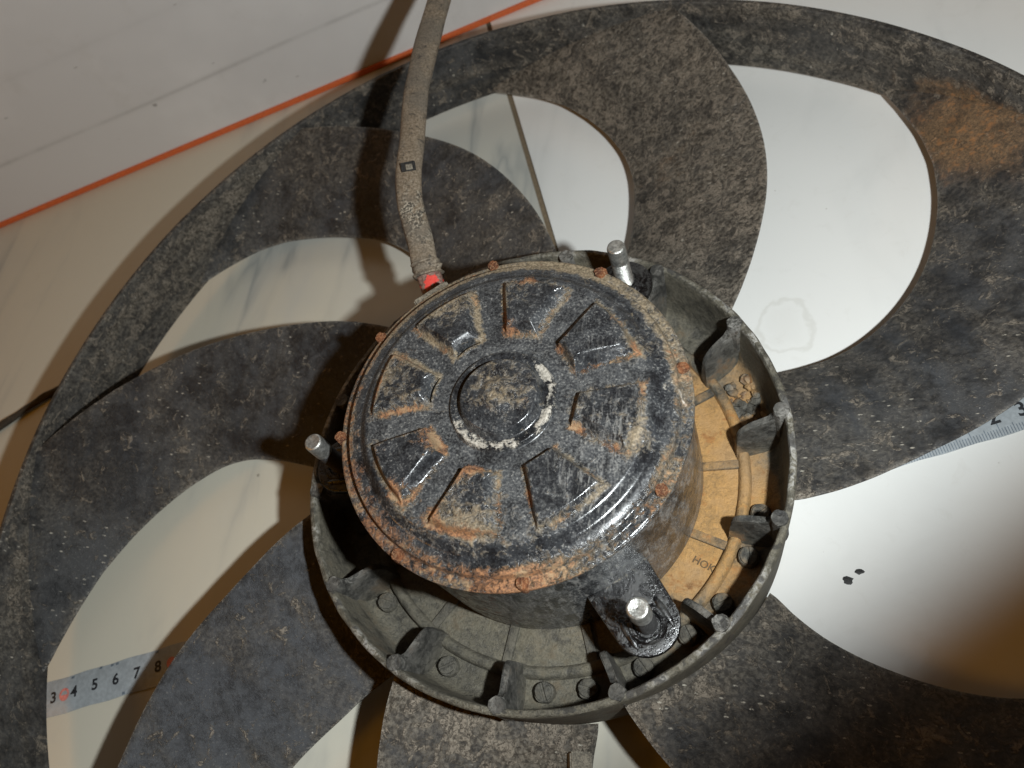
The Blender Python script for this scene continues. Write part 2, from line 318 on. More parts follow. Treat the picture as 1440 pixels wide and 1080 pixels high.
# outer ring: a low cylindrical wall
RR, ZT, ZB = 22.92, 4.312, 0.8
prof = resample([(RR, ZB), (RR + .30, ZB), (RR + .30, ZT - .06), (RR + .22, ZT), (RR + .05, ZT), (RR, ZT - .05)], .35)
V, F = lathe(prof, 420)
mud, org, wear, blue = [], [], [], []
for i in range(len(V)):
    x, y, z = V[i]; a = math.degrees(math.atan2(y, x)) % 360; r = math.hypot(x, y)
    d = .05 * fnz(x, y, 0, .25) ; V[i][2] += d * .6
    mud.append(.22 + .5 * fnz(a * .06, z * 2.2, 0, 1.0, 17) + .35 * fnz(x * .5, y * .5, z * 2, .5, 17) + .6 * float(ss(130 - abs(a - 60), 60, 115)) * (.5 + .5 * float(ss(z, 2.6, 1.0))) + .6 * gauss(x, y, -17, 15, 5) + .6 * gauss(x, y, -21, 8, 5) + .45 * gauss(x, y, -22.8, -3, 5))
    org.append(.80 * math.exp(-((a - 46) / 9.5) ** 2) * float(ss(z, 3.6, 2.2)) + .28 * math.exp(-((a - 70) / 12) ** 2) * float(ss(z, 1.6, .9)))
    wear.append(.08 * float(ss(z, 4.1, 4.3)))
    blue.append(.25 * float(ss(x, 0, -12)))
obj('outer_ring', V, F, M['plastic'], fan, 40, dict(mud=mud, orange=org, wear=wear, blue=blue))

# seven blades: leading and trailing edge as (angle at each radius)
RS = [8.4, 9.4, 10.4, 11.5, 12.7, 14, 15.3, 16.6, 17.9, 19.2, 20.4, 21.4, 22.2, 22.95]
CW = {
 'A': [43.6, 46.1, 48.8, 51.7, 54.4, 57.3, 60.4, 63.8, 67.3, 71.1, 74.5, 77.4, 79.6, 81.4],
 'B': [353.6, 355.7, 358.3, 361.4, 364.3, 366.9, 369.5, 372.6, 376.0, 379.6, 383.1, 386.1, 388.4, 390.2],
 'C': [294.6, 296.2, 298.0, 300.7, 303.7, 306.9, 310.2, 313.4, 316.8, 320.4, 323.8, 326.8, 329.2, 331.0],
 'D': [241.2, 243.3, 246.0, 249.3, 252.3, 255.5, 258.8, 262.0, 265.4, 269.0, 272.5, 275.5, 277.8, 279.6],
 'E': [192.6, 195.3, 198.6, 202.6, 205.8, 208.9, 212.2, 215.8, 220.0, 223.6, 227.1, 230.1, 232.4, 234.2],
 'F': [138.6, 141.1, 143.8, 146.9, 150.4, 154.4, 157.9, 161.2, 164.6, 168.2, 171.9, 175.4, 178.0, 180.0],
 'G': [91.6, 94.1, 96.1, 98.5, 101.3, 104.3, 107.5, 110.7, 114.6, 118.5, 122.3, 125.5, 127.9, 129.9]}
CC = {
 'A': [84.6, 82.8, 81.5, 81.1, 81.5, 82.5, 83.7, 85.7, 88.8, 92.3, 96.2, 99.9, 103.7, 106.2],
 'B': [34.6, 32.8, 30.8, 29.8, 30.1, 31.5, 33.5, 36.0, 39.3, 42.8, 46.5, 50.5, 54.3, 57.3],
 'C': [336.8, 334.5, 333.6, 333.5, 334.3, 335.3, 337.0, 339.2, 342.5, 346.0, 349.9, 353.3, 356.3, 358.8],
 'D': [285.7, 283.5, 282.0, 281.7, 282.2, 283.5, 285.0, 287.3, 290.5, 294.1, 297.9, 301.4, 304.3, 306.9],
 'E': [234.6, 232.9, 231.8, 232.0, 231.4, 231.2, 232.8, 235.1, 238.3, 241.9, 245.7, 249.2, 252.1, 254.7],
 'F': [180.0, 178.2, 176.9, 176.4, 175.7, 176.0, 177.2, 180.7, 184.4, 188.5, 193.2, 197.2, 200.1, 202.7],
 'G': [127.8, 126.0, 124.7, 124.3, 124.9, 126.1, 127.7, 130.1, 133.8, 137.6, 141.2, 144.6, 148.9, 152.8]}
def spline(xs, ys, x):                       # Catmull-Rom through the table
    x = min(max(x, xs[0]), xs[-1]); i = max(k for k in range(len(xs) - 1) if xs[k] <= x)
    t = (x - xs[i]) / (xs[i + 1] - xs[i]); g = lambda k: ys[min(max(k, 0), len(ys) - 1)]
    p0, p1, p2, p3 = g(i - 1), g(i), g(i + 1), g(i + 2)
    return .5 * (2 * p1 + (p2 - p0) * t + (2 * p0 - 5 * p1 + 4 * p2 - p3) * t * t + (3 * p1 - p0 - 3 * p2 + p3) * t ** 3)
def sm3(y): return [y[0]] + [.25 * y[i - 1] + .5 * y[i] + .25 * y[i + 1] for i in range(1, len(y) - 1)] + [y[-1]]
def bladez(r, s):
    return 3.85 + .25 * float(ss(np.array(r), 19, 22.5)) + (1.15 - 3.85 - .3 * float(ss(np.array(r), 20, 22.5))) * s + .16 * math.sin(math.pi * s)
MUD = dict(A=1.0, B=.20, C=.36, D=.62, E=.06, F=.10, G=.20); BLU = dict(A=0, B=.45, C=.12, D=.3, E=1.0, F=.35, G=.5)
blades = {}
for key in 'ABCDEFG':
    cw, cc = sm3(CW[key]), sm3(CC[key]); nr, ns = 64, 34
    top = []; 
    for i in range(nr):
        r = 8.4 + (22.95 - 8.4) * i / (nr - 1)
        a0 = spline(RS, cw, r); a1 = spline(RS, cc, r); a1 += 360 if a1 < a0 else 0
        for j in range(ns):
            s = j / (ns - 1); s = .5 - .5 * math.cos(math.pi * s)      # denser at the edges
            x, y = pxy(r, a0 + (a1 - a0) * s); top.append((x, y, bladez(r, s) + .035 * fnz(x, y, 0, .45, 3), s, r))
    V, at = [], dict(mud=[], orange=[], wear=[], blue=[])
    for lay in (0, 1):
        for (x, y, z, s, r) in top:
            e = min(s, 1 - s); th = .10 + .16 * min(1, e / .10)
            V.append((x, y, z - lay * th - (0 if lay else .05 * max(0, 1 - e / .02))))
            mu = MUD[key] + .3 * fnz(x, y, 0, .22, 11) + .35 * float(ss(np.array(r), 10.6, 8.6))
            an = math.degrees(math.atan2(y, x)); sk = fnz(r * .8, an * .05, 0, 1.6, 21) + .6 * fnz(r * 2.0, an * .07, 0, 1.5, 33)
            mu += .38 * sk + .45 * max(0, 1 - e / .07) * (.5 + fnz(x, y, 0, .7, 8)) + .3 * max(0, fnz(x, y, 0, .35, 51))
            if key == 'D': mu += .25 * float(ss(np.array(s), .2, .8))
            if key == 'G': mu += .35 * gauss(x, y, -15, 17.5, 2.2) + .5 * gauss(x, y, -3.2, 10.4, 1.8)
            at['mud'].append(min(1, max(0, mu)))
            at['orange'].append((.80 * gauss(x, y, 14.9, 15.2, 3.6) * float(ss(np.array(r), 18.6, 21.2)) if key == 'B' else 0) + (.3 * gauss(x, y, 3, 15, 2) if key == 'A' else 0))
            at['wear'].append(.5 * max(0, 1 - e / .015)); at['blue'].append(max(0, min(1, BLU[key] * (1 - .45 * float(ss(np.array(r), 17, 22))) * (1 - .9 * sk))))
    n = nr * ns; F = []
    for i in range(nr - 1):
        for j in range(ns - 1):
            a, b, c, d = i * ns + j, i * ns + j + 1, (i + 1) * ns + j + 1, (i + 1) * ns + j
            F += [[a, d, c, b], [n + a, n + b, n + c, n + d]]
    for i in range(nr - 1):
        a, d = i * ns, (i + 1) * ns; F.append([a, n + a, n + d, d]); a += ns - 1; d += ns - 1; F.append([a, d, n + d, n + a])
    for j in range(ns - 1):
        F.append([j, j + 1, n + j + 1, n + j]); k = (nr - 1) * ns + j; F.append([k, n + k, n + k + 1, k + 1])
    blades[key] = obj('blade', V, F, M['plastic'], fan, 40, at)

# hub cup
ZH = 4.955
prof = [(8.34, .95), (8.55, ZH - .5), (8.55, ZH - .06), (8.49, ZH), (8.37, ZH), (8.32, ZH - .06), (8.18, 3.0), (8.10, 2.68), (7.95, 2.5), (7.7, 2.42), (7.12, 2.42), (7.07, 2.66), (6.98, 2.74), (6.82, 2.74), (6.73, 2.66), (6.68, 2.46), (3, 2.46), (3, .05), (6.6, .05), (7.4, .4)]
V, F = lathe(resample(prof, .22), 300)
def hub_attr(x, y, z):
    a = math.degrees(math.atan2(y, x)); r = math.hypot(x, y); n = fnz(x, y, z, .5, 5)
    o = math.exp(-((a - 2) / 52.) ** 2); o *= float(ss(np.array(8.35 - r + .25 * n), .0, .45)); o *= float(ss(np.array(4.4 - z + .8 * n), 0, 1.6))
    o *= 1.0 if r < 6.72 else (.62 + .4 * n)
    m = .85 if r < 8.34 else .9
    wr = float(ss(np.array(z), 4.82, 4.93)) * (1 if r > 8.2 else 0)
    return o, min(1, m + .3 * n), wr
at = dict(orange=[], mud=[], wear=[])
for i in range(len(V)):
    x, y, z = V[i]; r = math.hypot(x, y)
    if z > 4.7: V[i][2] += .035 * fnz(x, y, 0, 1.6); k = 1 + .004 * fnz(x, y, z, 1.3, 9); V[i][0] *= k; V[i][1] *= k
    o, m, wr = hub_attr(x, y, z); at['orange'].append(o); at['mud'].append(m); at['wear'].append(wr)
hub = obj('hub', V, F, M['hub'], fan, 50, at)

def hub_bm(name, bm, parent, smooth=40):
    bm.verts.ensure_lookup_table()
    c = [hub_attr(*v.co) for v in bm.verts]; it = iter(range(len(c)))
    return from_bm(name, bm, M['hub'], parent, smooth, dict(orange=lambda v: hub_attr(*v)[0] * .55, mud=lambda v: .22 * hub_attr(*v)[1] + .5 * max(0, min(1, (3.4 - v.z))), wear=lambda v: .6 * float(ss(np.array(v.z), 4.2, 4.5))))
def fin(a):
    pr = [(8.36, 2.3), (8.36, 4.78), (8.02, 4.74), (7.94, 4.52), (7.86, 4.42), (7.3, 4.30), (7.02, 4.2), (6.86, 4.06), (6.78, 3.86), (6.74, 3.5), (6.70, 2.95), (6.62, 2.3)]
    bm = bmesh.new(); rows = []
    for off in (-.11, .11):
        row = []
        for (r, z) in pr:
            bend = .16 * ((8.36 - r) / 1.7) ** 2 * 1.0
            flare = (.16 if off < 0 else .12) * max(0, (3.0 - z) / .7) ** 2
            t = off + math.copysign(flare, off) - bend
            x, y = pxy(r, a); tx, ty = -math.sin(math.radians(a)), math.cos(math.radians(a))
            row.append(bm.verts.new((x + tx * t, y + ty * t, z)))
        rows.append(row)
    f1 = bm.faces.new(rows[0]); f2 = bm.faces.new(rows[1][::-1]); n = len(pr)
    for i in range(n): bm.faces.new([rows[0][i], rows[0][(i + 1) % n], rows[1][(i + 1) % n], rows[1][i]][::-1])
    es = [e for e in bm.edges if e in list(f1.edges) + list(f2.edges)]
    bmesh.ops.bevel(bm, geom=es, offset=.035, segments=2, affect='EDGES')
    bmesh.ops.triangulate(bm, faces=[f for f in bm.faces if len(f.verts) > 4])
    bmesh.ops.subdivide_edges(bm, edges=[e for e in bm.edges if e.calc_length() > .5], cuts=2, use_grid_fill=True)
    return hub_bm('fin', bm, hub)
def disc(cx, cy, r, z0, z1, n=24, slot=None, dome=.0, wob=0.0):
    """a stub: cylinder with rounded top edge, optional slot"""
    bm = bmesh.new(); rings = [(r * 1.06, z0), (r, z0 + (z1 - z0) * .35), (r, z1 - .05), (r * .93, z1), (r * .6, z1 + dome * .6)]
    R = []
    for k, (q, z) in enumerate(rings):
        R.append([bm.verts.new((cx + q * (1 + wob * fnz(math.cos(6.283 * i / n) * 2, math.sin(6.283 * i / n) * 2, cx, 1)) * math.cos(6.28318 * i / n), cy + q * (1 + wob * fnz(math.cos(6.283 * i / n) * 2, math.sin(6.283 * i / n) * 2, cx, 1)) * math.sin(6.28318 * i / n), z)) for i in range(n)])
    for a, b in zip(R, R[1:]):
        for i in range(n): bm.faces.new([a[i], a[(i + 1) % n], b[(i + 1) % n], b[i]])
    c = bm.verts.new((cx, cy, z1 + dome))
    for i in range(n): bm.faces.new([R[-1][i], R[-1][(i + 1) % n], c])
    return bm
FA = [12.0 + 360 / 14 * k for k in range(14)]
for a in FA:
    fin(a)
    x, y = pxy(8.26, a); hub_bm('post', disc(x, y, .27, 3.4, 5.0 + random.uniform(-.02, .03), 18, wob=.18), hub)
    # low radial rib running in to the motor
    tx, ty = -math.sin(math.radians(a)), math.cos(math.radians(a)); o4 = []
    for r, t in ((5.2, -.16), (6.75, -.16), (6.75, .16), (5.2, .16)):
        px, py = pxy(r, a - 5.5); o4.append((px + tx * t, py + ty * t))
    hub_bm('rib', poly_prism(o4, 2.3, 2.58, .05), hub)
for (r, a) in [(7.46, 222.5), (7.53, 248.5), (7.52, 275.4), (7.54, 286.6), (7.46, 301.2), (7.41, 315), (7.52, 326.6), (7.5, 340.2), (7.5, 352), (7.5, 197)]:
    x, y = pxy(r, a); s = hub_bm('stake', disc(x, y, .34, 2.35, 2.72, 22, wob=.1), hub)
    # slotted head: two half-moon lips on top
    sa = math.radians(a + random.uniform(-70, 70)); cx_, sx_ = math.cos(sa), math.sin(sa)
    for sg in (-1, 1):
        o = []
        for i in range(9):
            t = math.pi * i / 8; lx = .29 * math.cos(t); ly = sg * (.045 + .23 * math.sin(t)); o.append((x + lx * cx_ - ly * sx_, y + lx * sx_ + ly * cx_))
        if sg < 0: o = o[::-1]
        hub_bm('stake_lip', poly_prism(o, 2.68, 2.80, .02), hub)
# caked mud in one pocket
bm = bmesh.new(); rnd = random.Random(3)
for k in range(90):
    a = rnd.gauss(23, 3.6); r = rnd.uniform(7.1, 8.05); s = rnd.choice((.05, .06, .08, .1, .14, .2)); x, y = pxy(r, a)
    bmesh.ops.create_icosphere(bm, subdivisions=2, radius=s, matrix=Matrix.Translation((x, y, 2.44 + s * .2 + max(0, r - 7.7) * .6)) @ Matrix.Diagonal((1, rnd.uniform(.6, 1.3), rnd.uniform(.5, .9), 1)))
for v in bm.verts: v.co += Vector((fnz(*v.co, 5, 1), fnz(*v.co, 5, 2), fnz(*v.co, 5, 3))) * .13
mo = from_bm('caked_mud', bm, M['hub'], hub, 25, dict(orange=lambda v: .35 + .8 * fnz(*v, 1.3, 6), mud=lambda v: .5, wear=lambda v: .2)); mo['kind'] = 'stuff'
# moulded letters on the cup floor
fc = bpy.data.curves.new('letters', 'FONT'); fc.body = 'HOK'; fc.size = .36 * CM; fc.extrude = .02 * CM; fc.align_x = 'CENTER'; fc.align_y = 'CENTER'
fobj = bpy.data.objects.new('tmp', fc); COL.objects.link(fobj); dg = bpy.context.evaluated_depsgraph_get()
me = bpy.data.meshes.new_from_object(fobj.evaluated_get(dg)); bpy.data.objects.remove(fobj)
x, y = pxy(6.3, 333); me.transform(Matrix.Translation(Vector((x, y, 2.475)) * CM) @ Matrix.Rotation(math.radians(-25), 4, 'Z'))
me.materials.clear(); me.materials.append(M['text']); lo = bpy.data.objects.new('moulded_letters', me); COL.objects.link(lo); lo.parent = hub

# ------------------------------------------------------------------ motor
def body_attr(x, y, z):
    a = math.degrees(math.atan2(y, x)) % 360; n = fnz(x, y, z, .7, 2)
    return dict(rust=.40 * math.exp(-((a - 255) / 30) ** 2), tan=.02 + .12 * n, scale=0, clean=.0, streak=1.0, film=.62)
RB = 5.5
prof = resample([(RB - .12, 2.5), (RB, 2.62), (RB, 7.9), (RB + .06, 7.98), (RB + .06, 8.06), (3.0, 8.06), (3.0, 2.5)], .3)
V, F = lathe(prof, 220); at = {k: [] for k in ('rust', 'tan', 'scale', 'clean', 'streak', 'film')}
for v in V:
    for k, q in body_attr(*v).items(): at[k].append(q)
motor = obj('motor', V, F, M['motor'], fan, 40, at)

# pressed end cap as a fine relief
NTH, Rr = 1080, np.concatenate([np.arange(.0, 1.9, .03)[1:], np.arange(1.9, 4.6, .03), np.arange(4.6, 5.62, .025), [5.63, 5.655, 5.66]])
TH = np.linspace(0, 2 * np.pi, NTH, endpoint=False)
R2, T2 = np.meshgrid(Rr, TH, indexing='ij'); deg = np.degrees(T2)
def prof_z(r):
    z = np.full_like(r, 8.95)
    z -= .26 * ss(r, 4.48, 4.86) + .10 * ss(r, 4.86, 5.26) + .27 * ss(r, 5.24, 5.34)
    z -= .05 * ss(r, 5.60, 5.66)
    z += .16 * ss(r, 1.72, 1.62) - .03 * ss(r, 1.50, 1.40)
    z += .34 * ss(r, 1.36, 1.18) + .10 * ss(r, 1.0, .2) - .10 * np.exp(-((r - .62) / .14) ** 2) * .5
    return z
Z2 = prof_z(R2)
da = (deg - 37.5 + 22.5) % 45 - 22.5; idx = np.round((deg - 37.5 - da) / 45).astype(int) % 8
half = 15.2 - 2.2 * ss(R2, 4.0, 2.3)
side = (half - np.abs(da)) * np.pi / 180 * R2               # distance to the pad's flank
cosd = np.cos(np.radians(da)); rin = R2 * cosd - 2.32 * 1.0; rout = 4.28 - R2
dist_ = np.minimum(np.minimum(side, rout), rin)
hgt = np.array([.42, .40, .38, .38, .42, .38, .38, .38])[idx]
Lx, Ly = .62, -.78                                          # towards flash and camera; bevels shaped for highlights here, dark edges opposite
ft = np.sign(da) * (-np.sin(T2) * Lx + np.cos(T2) * Ly); fr = np.cos(T2) * Lx + np.sin(T2) * Ly
is_out = (rout < side) & (rout < rin); is_in = (rin < side) & ~is_out
face = np.where(is_out, fr, np.where(is_in, -fr, ft))
bevel = np.where(is_out, .09 + .06 * ss(fr, .2, .8), .09 + .26 * ss(face, -.35, .55))
pad = np.mean([np.clip((dist_ + o) / bevel, 0, 1) for o in np.linspace(-.045, .045, 7)], axis=0)
slope = .75 + .25 * ss(R2, 4.2, 2.4)
Z2 += hgt * pad * slope
for a0, r0 in ((128, 2.42), (171, 2.44)):                    # two open louvre slits
    dx = (deg - a0); dx = (dx + 180) % 360 - 180; lx = dx * np.pi / 180 * r0; ly = R2 - r0 - .05 * (lx / .42) ** 2 * -1
    wdt = .085 * np.sqrt(np.clip(1 - (lx / .46) ** 2, 0, 1)); Z2 -= .30 * np.clip(1 - (np.abs(ly) / np.maximum(wdt, 1e-3)) ** 4, 0, 1) * (np.abs(lx) < .46)
    Z2 += .06 * np.exp(-((ly + .16) / .07) ** 2) * np.exp(-(lx / .4) ** 2)
X2, Y2 = R2 * np.cos(T2), R2 * np.sin(T2)
def npn(f, seed):                                           # cheap smooth noise on the grid
    g = np.zeros_like(X2); rg = np.random.RandomState(seed)
    for k in range(9):
        kx, ky, ph = rg.randn() * f, rg.randn() * f, rg.rand() * 6.28; g += np.sin(kx * X2 + ky * Y2 + ph)
    return g / 3
dent = npn(1.2, 4) * .012 + npn(3.5, 8) * .004; Z2 += dent * ss(R2, 1.6, 1.9)
near = np.exp(-(np.abs(dist_) / .16) ** 2) * (R2 > 2.0) * (R2 < 4.6)
low = ((deg > 175) & (deg < 300)) * 1.0
angw = np.exp(-(((deg - 225 + 180) % 360 - 180) / 62) ** 2); angr = np.exp(-(((deg - 13 + 180) % 360 - 180) / 13) ** 2); ang3 = np.exp(-(((deg - 283 + 180) % 360 - 180) / 17) ** 2); angd = np.exp(-(((deg - 335 + 180) % 360 - 180) / 14) ** 2)
def G(x, y, r): return np.exp(-((X2 - x) ** 2 + (Y2 - y) ** 2) / r ** 2)
def Gp(r, a, s): return G(*pxy(r, a), s)
n1, n2 = np.clip(npn(2.2, 1), -1, 1), np.clip(npn(1.1, 2), -1, 1)
fl_ = ss(R2, 4.95, 5.2)
flank = np.exp(-((side - .17) / .20) ** 2) * (face > .25) * (~is_out) * (R2 > 2.3) * (R2 < 4.35) * np.isin(idx, (0, 4))
lip = np.exp(-((rout - .05) / .08) ** 2) * (fr > .35) * is_out * (dist_ > -.05)
rust = (.05 + .37 * near * (1 + n1)) * (1 - .8 * flank) + fl_ * (.20 + .34 * angw + .38 * ang3 + .26 * angr + .22 * angd + .16 * np.exp(-(((deg - 160 + 180) % 360 - 180) / 60) ** 2)) + .34 * ss(R2, 4.5, 4.9) * angw * (1 - fl_)
rust += .16 * pad * np.isin(idx, (3, 4, 5)) * (1 + .6 * n1) + .42 * Gp(4.3, 86, .55) + .40 * Gp(2.5, 92, .4) + .34 * Gp(4.2, 70, .45) + .36 * Gp(2.45, 255, .35) + .44 * Gp(4.2, 243, .5) + .45 * Gp(4.2, 226, .45) + .34 * Gp(4.2, 208, .4) + .36 * Gp(.95, 350, .16) + .34 * Gp(.7, 15, .12) + .3 * Gp(2.5, 216, .4) + .25 * Gp(3.9, 312, .3) + .3 * Gp(3.9, 158, .6)
tan = .12 + .14 * n2 + .15 * pad * np.isin(idx, (2, 3, 4, 5)) * (1 + n1) + .18 * Gp(4.4, 240, 1.0) + .42 * near * (1 - .6 * n2) * (1 - flank) + fl_ * (.22 + .40 * np.exp(-(((deg - 110 + 180) % 360 - 180) / 75) ** 2) + .3 * angr + .28 * angd + .2 * ang3) + .3 * Gp(4.4, 22, .6) + .30 * Gp(4.5, 345, .5) + .36 * Gp(3.7, 165, .9) + .34 * Gp(3.9, 125, .75) + .25 * Gp(3.6, 90, .8) + .24 * Gp(0, 0, 1.2) + .22 * Gp(4.4, 232, .5) + .3 * Gp(4.45, 265, .7) + .2 * Gp(2.25, 354, .4)
bossr = np.exp(-((R2 - 1.53) / .20) ** 4); bang = ((deg + 360) % 360)
scale = .62 * bossr * np.clip(.42 + .7 * np.exp(-(((deg - 10 + 180) % 360 - 180) / 45) ** 2) + .62 * np.exp(-(((deg - 262 + 180) % 360 - 180) / 50) ** 2), 0, 1) + .34 * Gp(5.25, 5, .5) + .16 * Gp(4.6, 5, .6)
clean = np.clip(.15 + 1.2 * flank + 1.0 * lip + .5 * ss(R2, 4.4, 4.6) * np.exp(-(((deg - 290 + 180) % 360 - 180) / 40) ** 2) + .3 * n2, 0, 1)
streak = np.clip(.8 * np.exp(-(((deg - 345 + 180) % 360 - 180) / 16) ** 2) * ss(R2, 2.2, 2.5) * ss(R2, 4.6, 4.2) + .8 * np.exp(-(((deg - 316 + 180) % 360 - 180) / 12) ** 2) * ss(R2, 2.4, 3.0) + .35 * Gp(3.4, 38, .8), 0, 1)
film = .68 * (1 - pad) * ss(R2, 1.6, 1.8) * ss(R2, 4.6, 4.35) + .12 * pad + .30 * ss(R2, 4.86, 5.0) + .12 * (R2 < 1.4)
film = np.clip(film * (.85 + .35 * n2), 0, 1)
V = np.concatenate([[[0, 0, float(prof_z(np.array([0.01]))[0])]], np.stack([X2, Y2, Z2], -1).reshape(-1, 3)])
def ring_add(V, r, z): return np.concatenate([V, np.stack([r * np.cos(TH), r * np.sin(TH), 0 * TH + z], -1)])
V = ring_add(V, 5.67, 8.16); V = ring_add(V, 5.62, 8.08); V = ring_add(V, 5.3, 8.075)
nrg = len(Rr) + 3; I = np.arange(NTH); J = (I + 1) % NTH
F = [[0, 1 + i, 1 + (i + 1) % NTH] for i in range(NTH)]
for k in range(nrg - 1):
    a, b = 1 + k * NTH, 1 + (k + 1) * NTH; F += np.stack([a + I, b + I, b + J, a + J], 1).tolist()
def fa(g, e): return np.concatenate([[g[0].mean()], g.ravel(), np.tile(g[-1], 3) if e is None else np.full(3 * NTH, e)])
obj('end_cap', V, F, M['motor'], motor, 0, dict(rust=fa(rust, None), tan=fa(tan, None), scale=fa(scale, 0), clean=fa(clean, 0), streak=fa(streak, .2), film=fa(film, .4))).data.shade_smooth()

for r, a in [(5.62, 104), (5.56, 64), (5.66, 151.7), (5.66, 190.7), (5.47, 15.1), (5.47, 333.3), (5.50, 283), (5.5, 240.6)]:
    x, y = pxy(r, a); n = random.choice((5, 6, 7, 8)); bm = disc(x, y, .19, 8.1, 8.44 + random.uniform(-.03, .03), 14, dome=.02, wob=.25)
    from_bm('rivet', bm, M['rust'], motor, 40)

# three brackets with studs
for k, a in enumerate((307.7, 187.7, 67.7)):
    ca, sa = math.cos(math.radians(a)), math.sin(math.radians(a)); ZP = 5.55
    def P(l, t): return (l * ca - t * sa, l * sa + t * ca)
    o = [P(5.3, -1.08), P(5.62, -1.08)]
    for i in range(15):
        t = -math.pi / 2 + math.pi * i / 14; o.append(P(6.98 + 1.0 * math.cos(t), 1.02 * math.sin(t)))
    o += [P(5.62, 1.08), P(5.3, 1.08)]
    bm = poly_prism(o, ZP - .28, ZP, .06); bmesh.ops.triangulate(bm, faces=[f for f in bm.faces if len(f.verts) > 4])
    bmesh.ops.subdivide_edges(bm, edges=[e for e in bm.edges if e.calc_length() > .4], cuts=3, use_grid_fill=False)
    for v in bm.verts: v.co.z += .02 * fnz(*v.co, 2.2, 4)
    br = from_bm('bracket', bm, M['bracket'], motor, 45, dict(tan=lambda v: .62 * max(0, 1 - abs(math.hypot(v.x, v.y) - 5.5) / .3) + .25 * float(ss(np.array(math.hypot(v.x, v.y)), 7.6, 7.95))))
    for sg in (-1, 1):                      # two pressed beads
        bm = bmesh.new(); c0 = P(6.55, sg * .62); c1 = P(7.5, sg * .62)
        bmesh.ops.create_uvsphere(bm, u_segments=14, v_segments=8, radius=1, matrix=Matrix.Translation(((c0[0] + c1[0]) / 2, (c0[1] + c1[1]) / 2, ZP - .02)) @ Matrix.Rotation(math.radians(a), 4, 'Z') @ Matrix.Diagonal((.55, .13, .12, 1)))
        from_bm('bead', bm, M['bracket'], motor, 60, dict(tan=lambda v: .15))
    gx, gy = P(7.08, 0)
    V, F = lathe([(.02, ZP - .1), (.60, ZP - .1), (.60, ZP + .04), (.54, ZP + .10), (.42, ZP + .10), (.38, ZP + .02), (.02, ZP + .02)], 40); V[:, 0] += gx; V[:, 1] += gy
    obj('washer', V, F, M['bracket'], motor, 40, dict(tan=[.0] * len(V)))
    # threaded shank and smooth point
    pr = [(.02, ZP - .3)]; z = ZP - .3
    while z < 6.85: pr += [(.275, z), (.315, z + .045)]; z += .09
    pr += [(.27, z), (.02, z)]
    V, F = lathe(pr, 36); V[:, 0] += gx; V[:, 1] += gy; st = obj('stud', V, F, M['thread'] if k != 2 else M['zinc'], motor, 30)
    zt = 7.66
    V, F = lathe([(.02, z - .05), (.29, z - .05), (.325, z), (.325, zt - .10), (.30, zt - .03), (.25, zt), (.15, zt - .015), (.02, zt - .03)], 40); V[:, 0] += gx; V[:, 1] += gy
    obj('stud_tip', V, F, M['zinc'], motor, 30)

# ------------------------------------------------------------------ cable
def tube(path, wd, ht, n=28, wob=0.0, cap=True):
    pts = [Vector(q) for q in path]; fine = []
    for i in range(len(pts) - 1):
        g = lambda k: pts[min(max(k, 0), len(pts) - 1)]
        for s in range(14):
            t = s / 14; p0, p1, p2, p3 = g(i - 1), g(i), g(i + 1), g(i + 2)
            fine.append(.5 * (2 * p1 + (p2 - p0) * t + (2 * p0 - 5 * p1 + 4 * p2 - p3) * t * t + (3 * p1 - p0 - 3 * p2 + p3) * t ** 3))
    fine.append(pts[-1]); V, F = [], []
    for i, q in enumerate(fine):
        d = (fine[min(i + 1, len(fine) - 1)] - fine[max(i - 1, 0)]).normalized(); up = Vector((.25, -.35, 1)); sd = d.cross(up).normalized(); up = sd.cross(d).normalized()
        for k in range(n):
            a = 2 * math.pi * k / n; c, s = math.cos(a), math.sin(a); e = 1 + wob * fnz(i * .13, c * 1.3, s * 1.3, 1.0, wd)
            V.append(q + sd * (wd * e * math.copysign(abs(c) ** .8, c)) + up * (ht * e * math.copysign(abs(s) ** .8, s)))
    for i in range(len(fine) - 1):
        for k in range(n): F.append([i * n + k, i * n + (k + 1) % n, (i + 1) * n + (k + 1) % n, (i + 1) * n + k])
    if cap: F += [list(range(n))[::-1], [(len(fine) - 1) * n + k for k in range(n)]]
    return [tuple(v) for v in V], F, fine
path = [(-4.35, 6.05, 7.3), (-4.75, 7.3, 7.75), (-5.25, 8.7, 8.15), (-5.5, 10.0, 8.4), (-5.72, 12.2, 8.5), (-5.9, 14.4, 8.7), (-5.9, 17.2, 8.8), (-5.85, 20.2, 8.8), (-5.9, 26, 8.4), (-6.5, 34, 7.0)]
path = path[:-1]
V, F, fine = tube(path, .50, .28, 28, .09)
worn = [max(0, 1 - abs(q[1] - 8.2) / 1.5) for q in V]
cable = obj('cable', V, F, M['cable'], fan, 45, dict(worn=worn))
V, F, _ = tube([(-3.75, 4.6, 6.5), (-3.95, 5.2, 6.9), (-4.3, 6.0, 7.25), (-4.45, 6.4, 7.42)], .46, .32, 22, .08); obj('wire_wrap', V, F, M['red'], cable, 45)
V, F, _ = tube([(-4.27, 5.95, 7.28), (-4.36, 6.2, 7.38), (-4.44, 6.42, 7.46)], .55, .36, 22, .2); obj('torn_sleeve_end', V, F, M['cable'], cable, 45, dict(worn=[.2] * len(V)))
bm = bmesh.new(); bmesh.ops.create_cube(bm, size=1, matrix=Matrix.Translation((-3.52, 4.50, 8.1)) @ Matrix.Rotation(math.radians(37), 4, 'Z') @ Matrix.Diagonal((1.35, .34, .36, 1)))
bmesh.ops.bevel(bm, geom=bm.edges[:], offset=.06, segments=2, affect='EDGES'); from_bm('clip', bm, M['grey'], motor, 40)
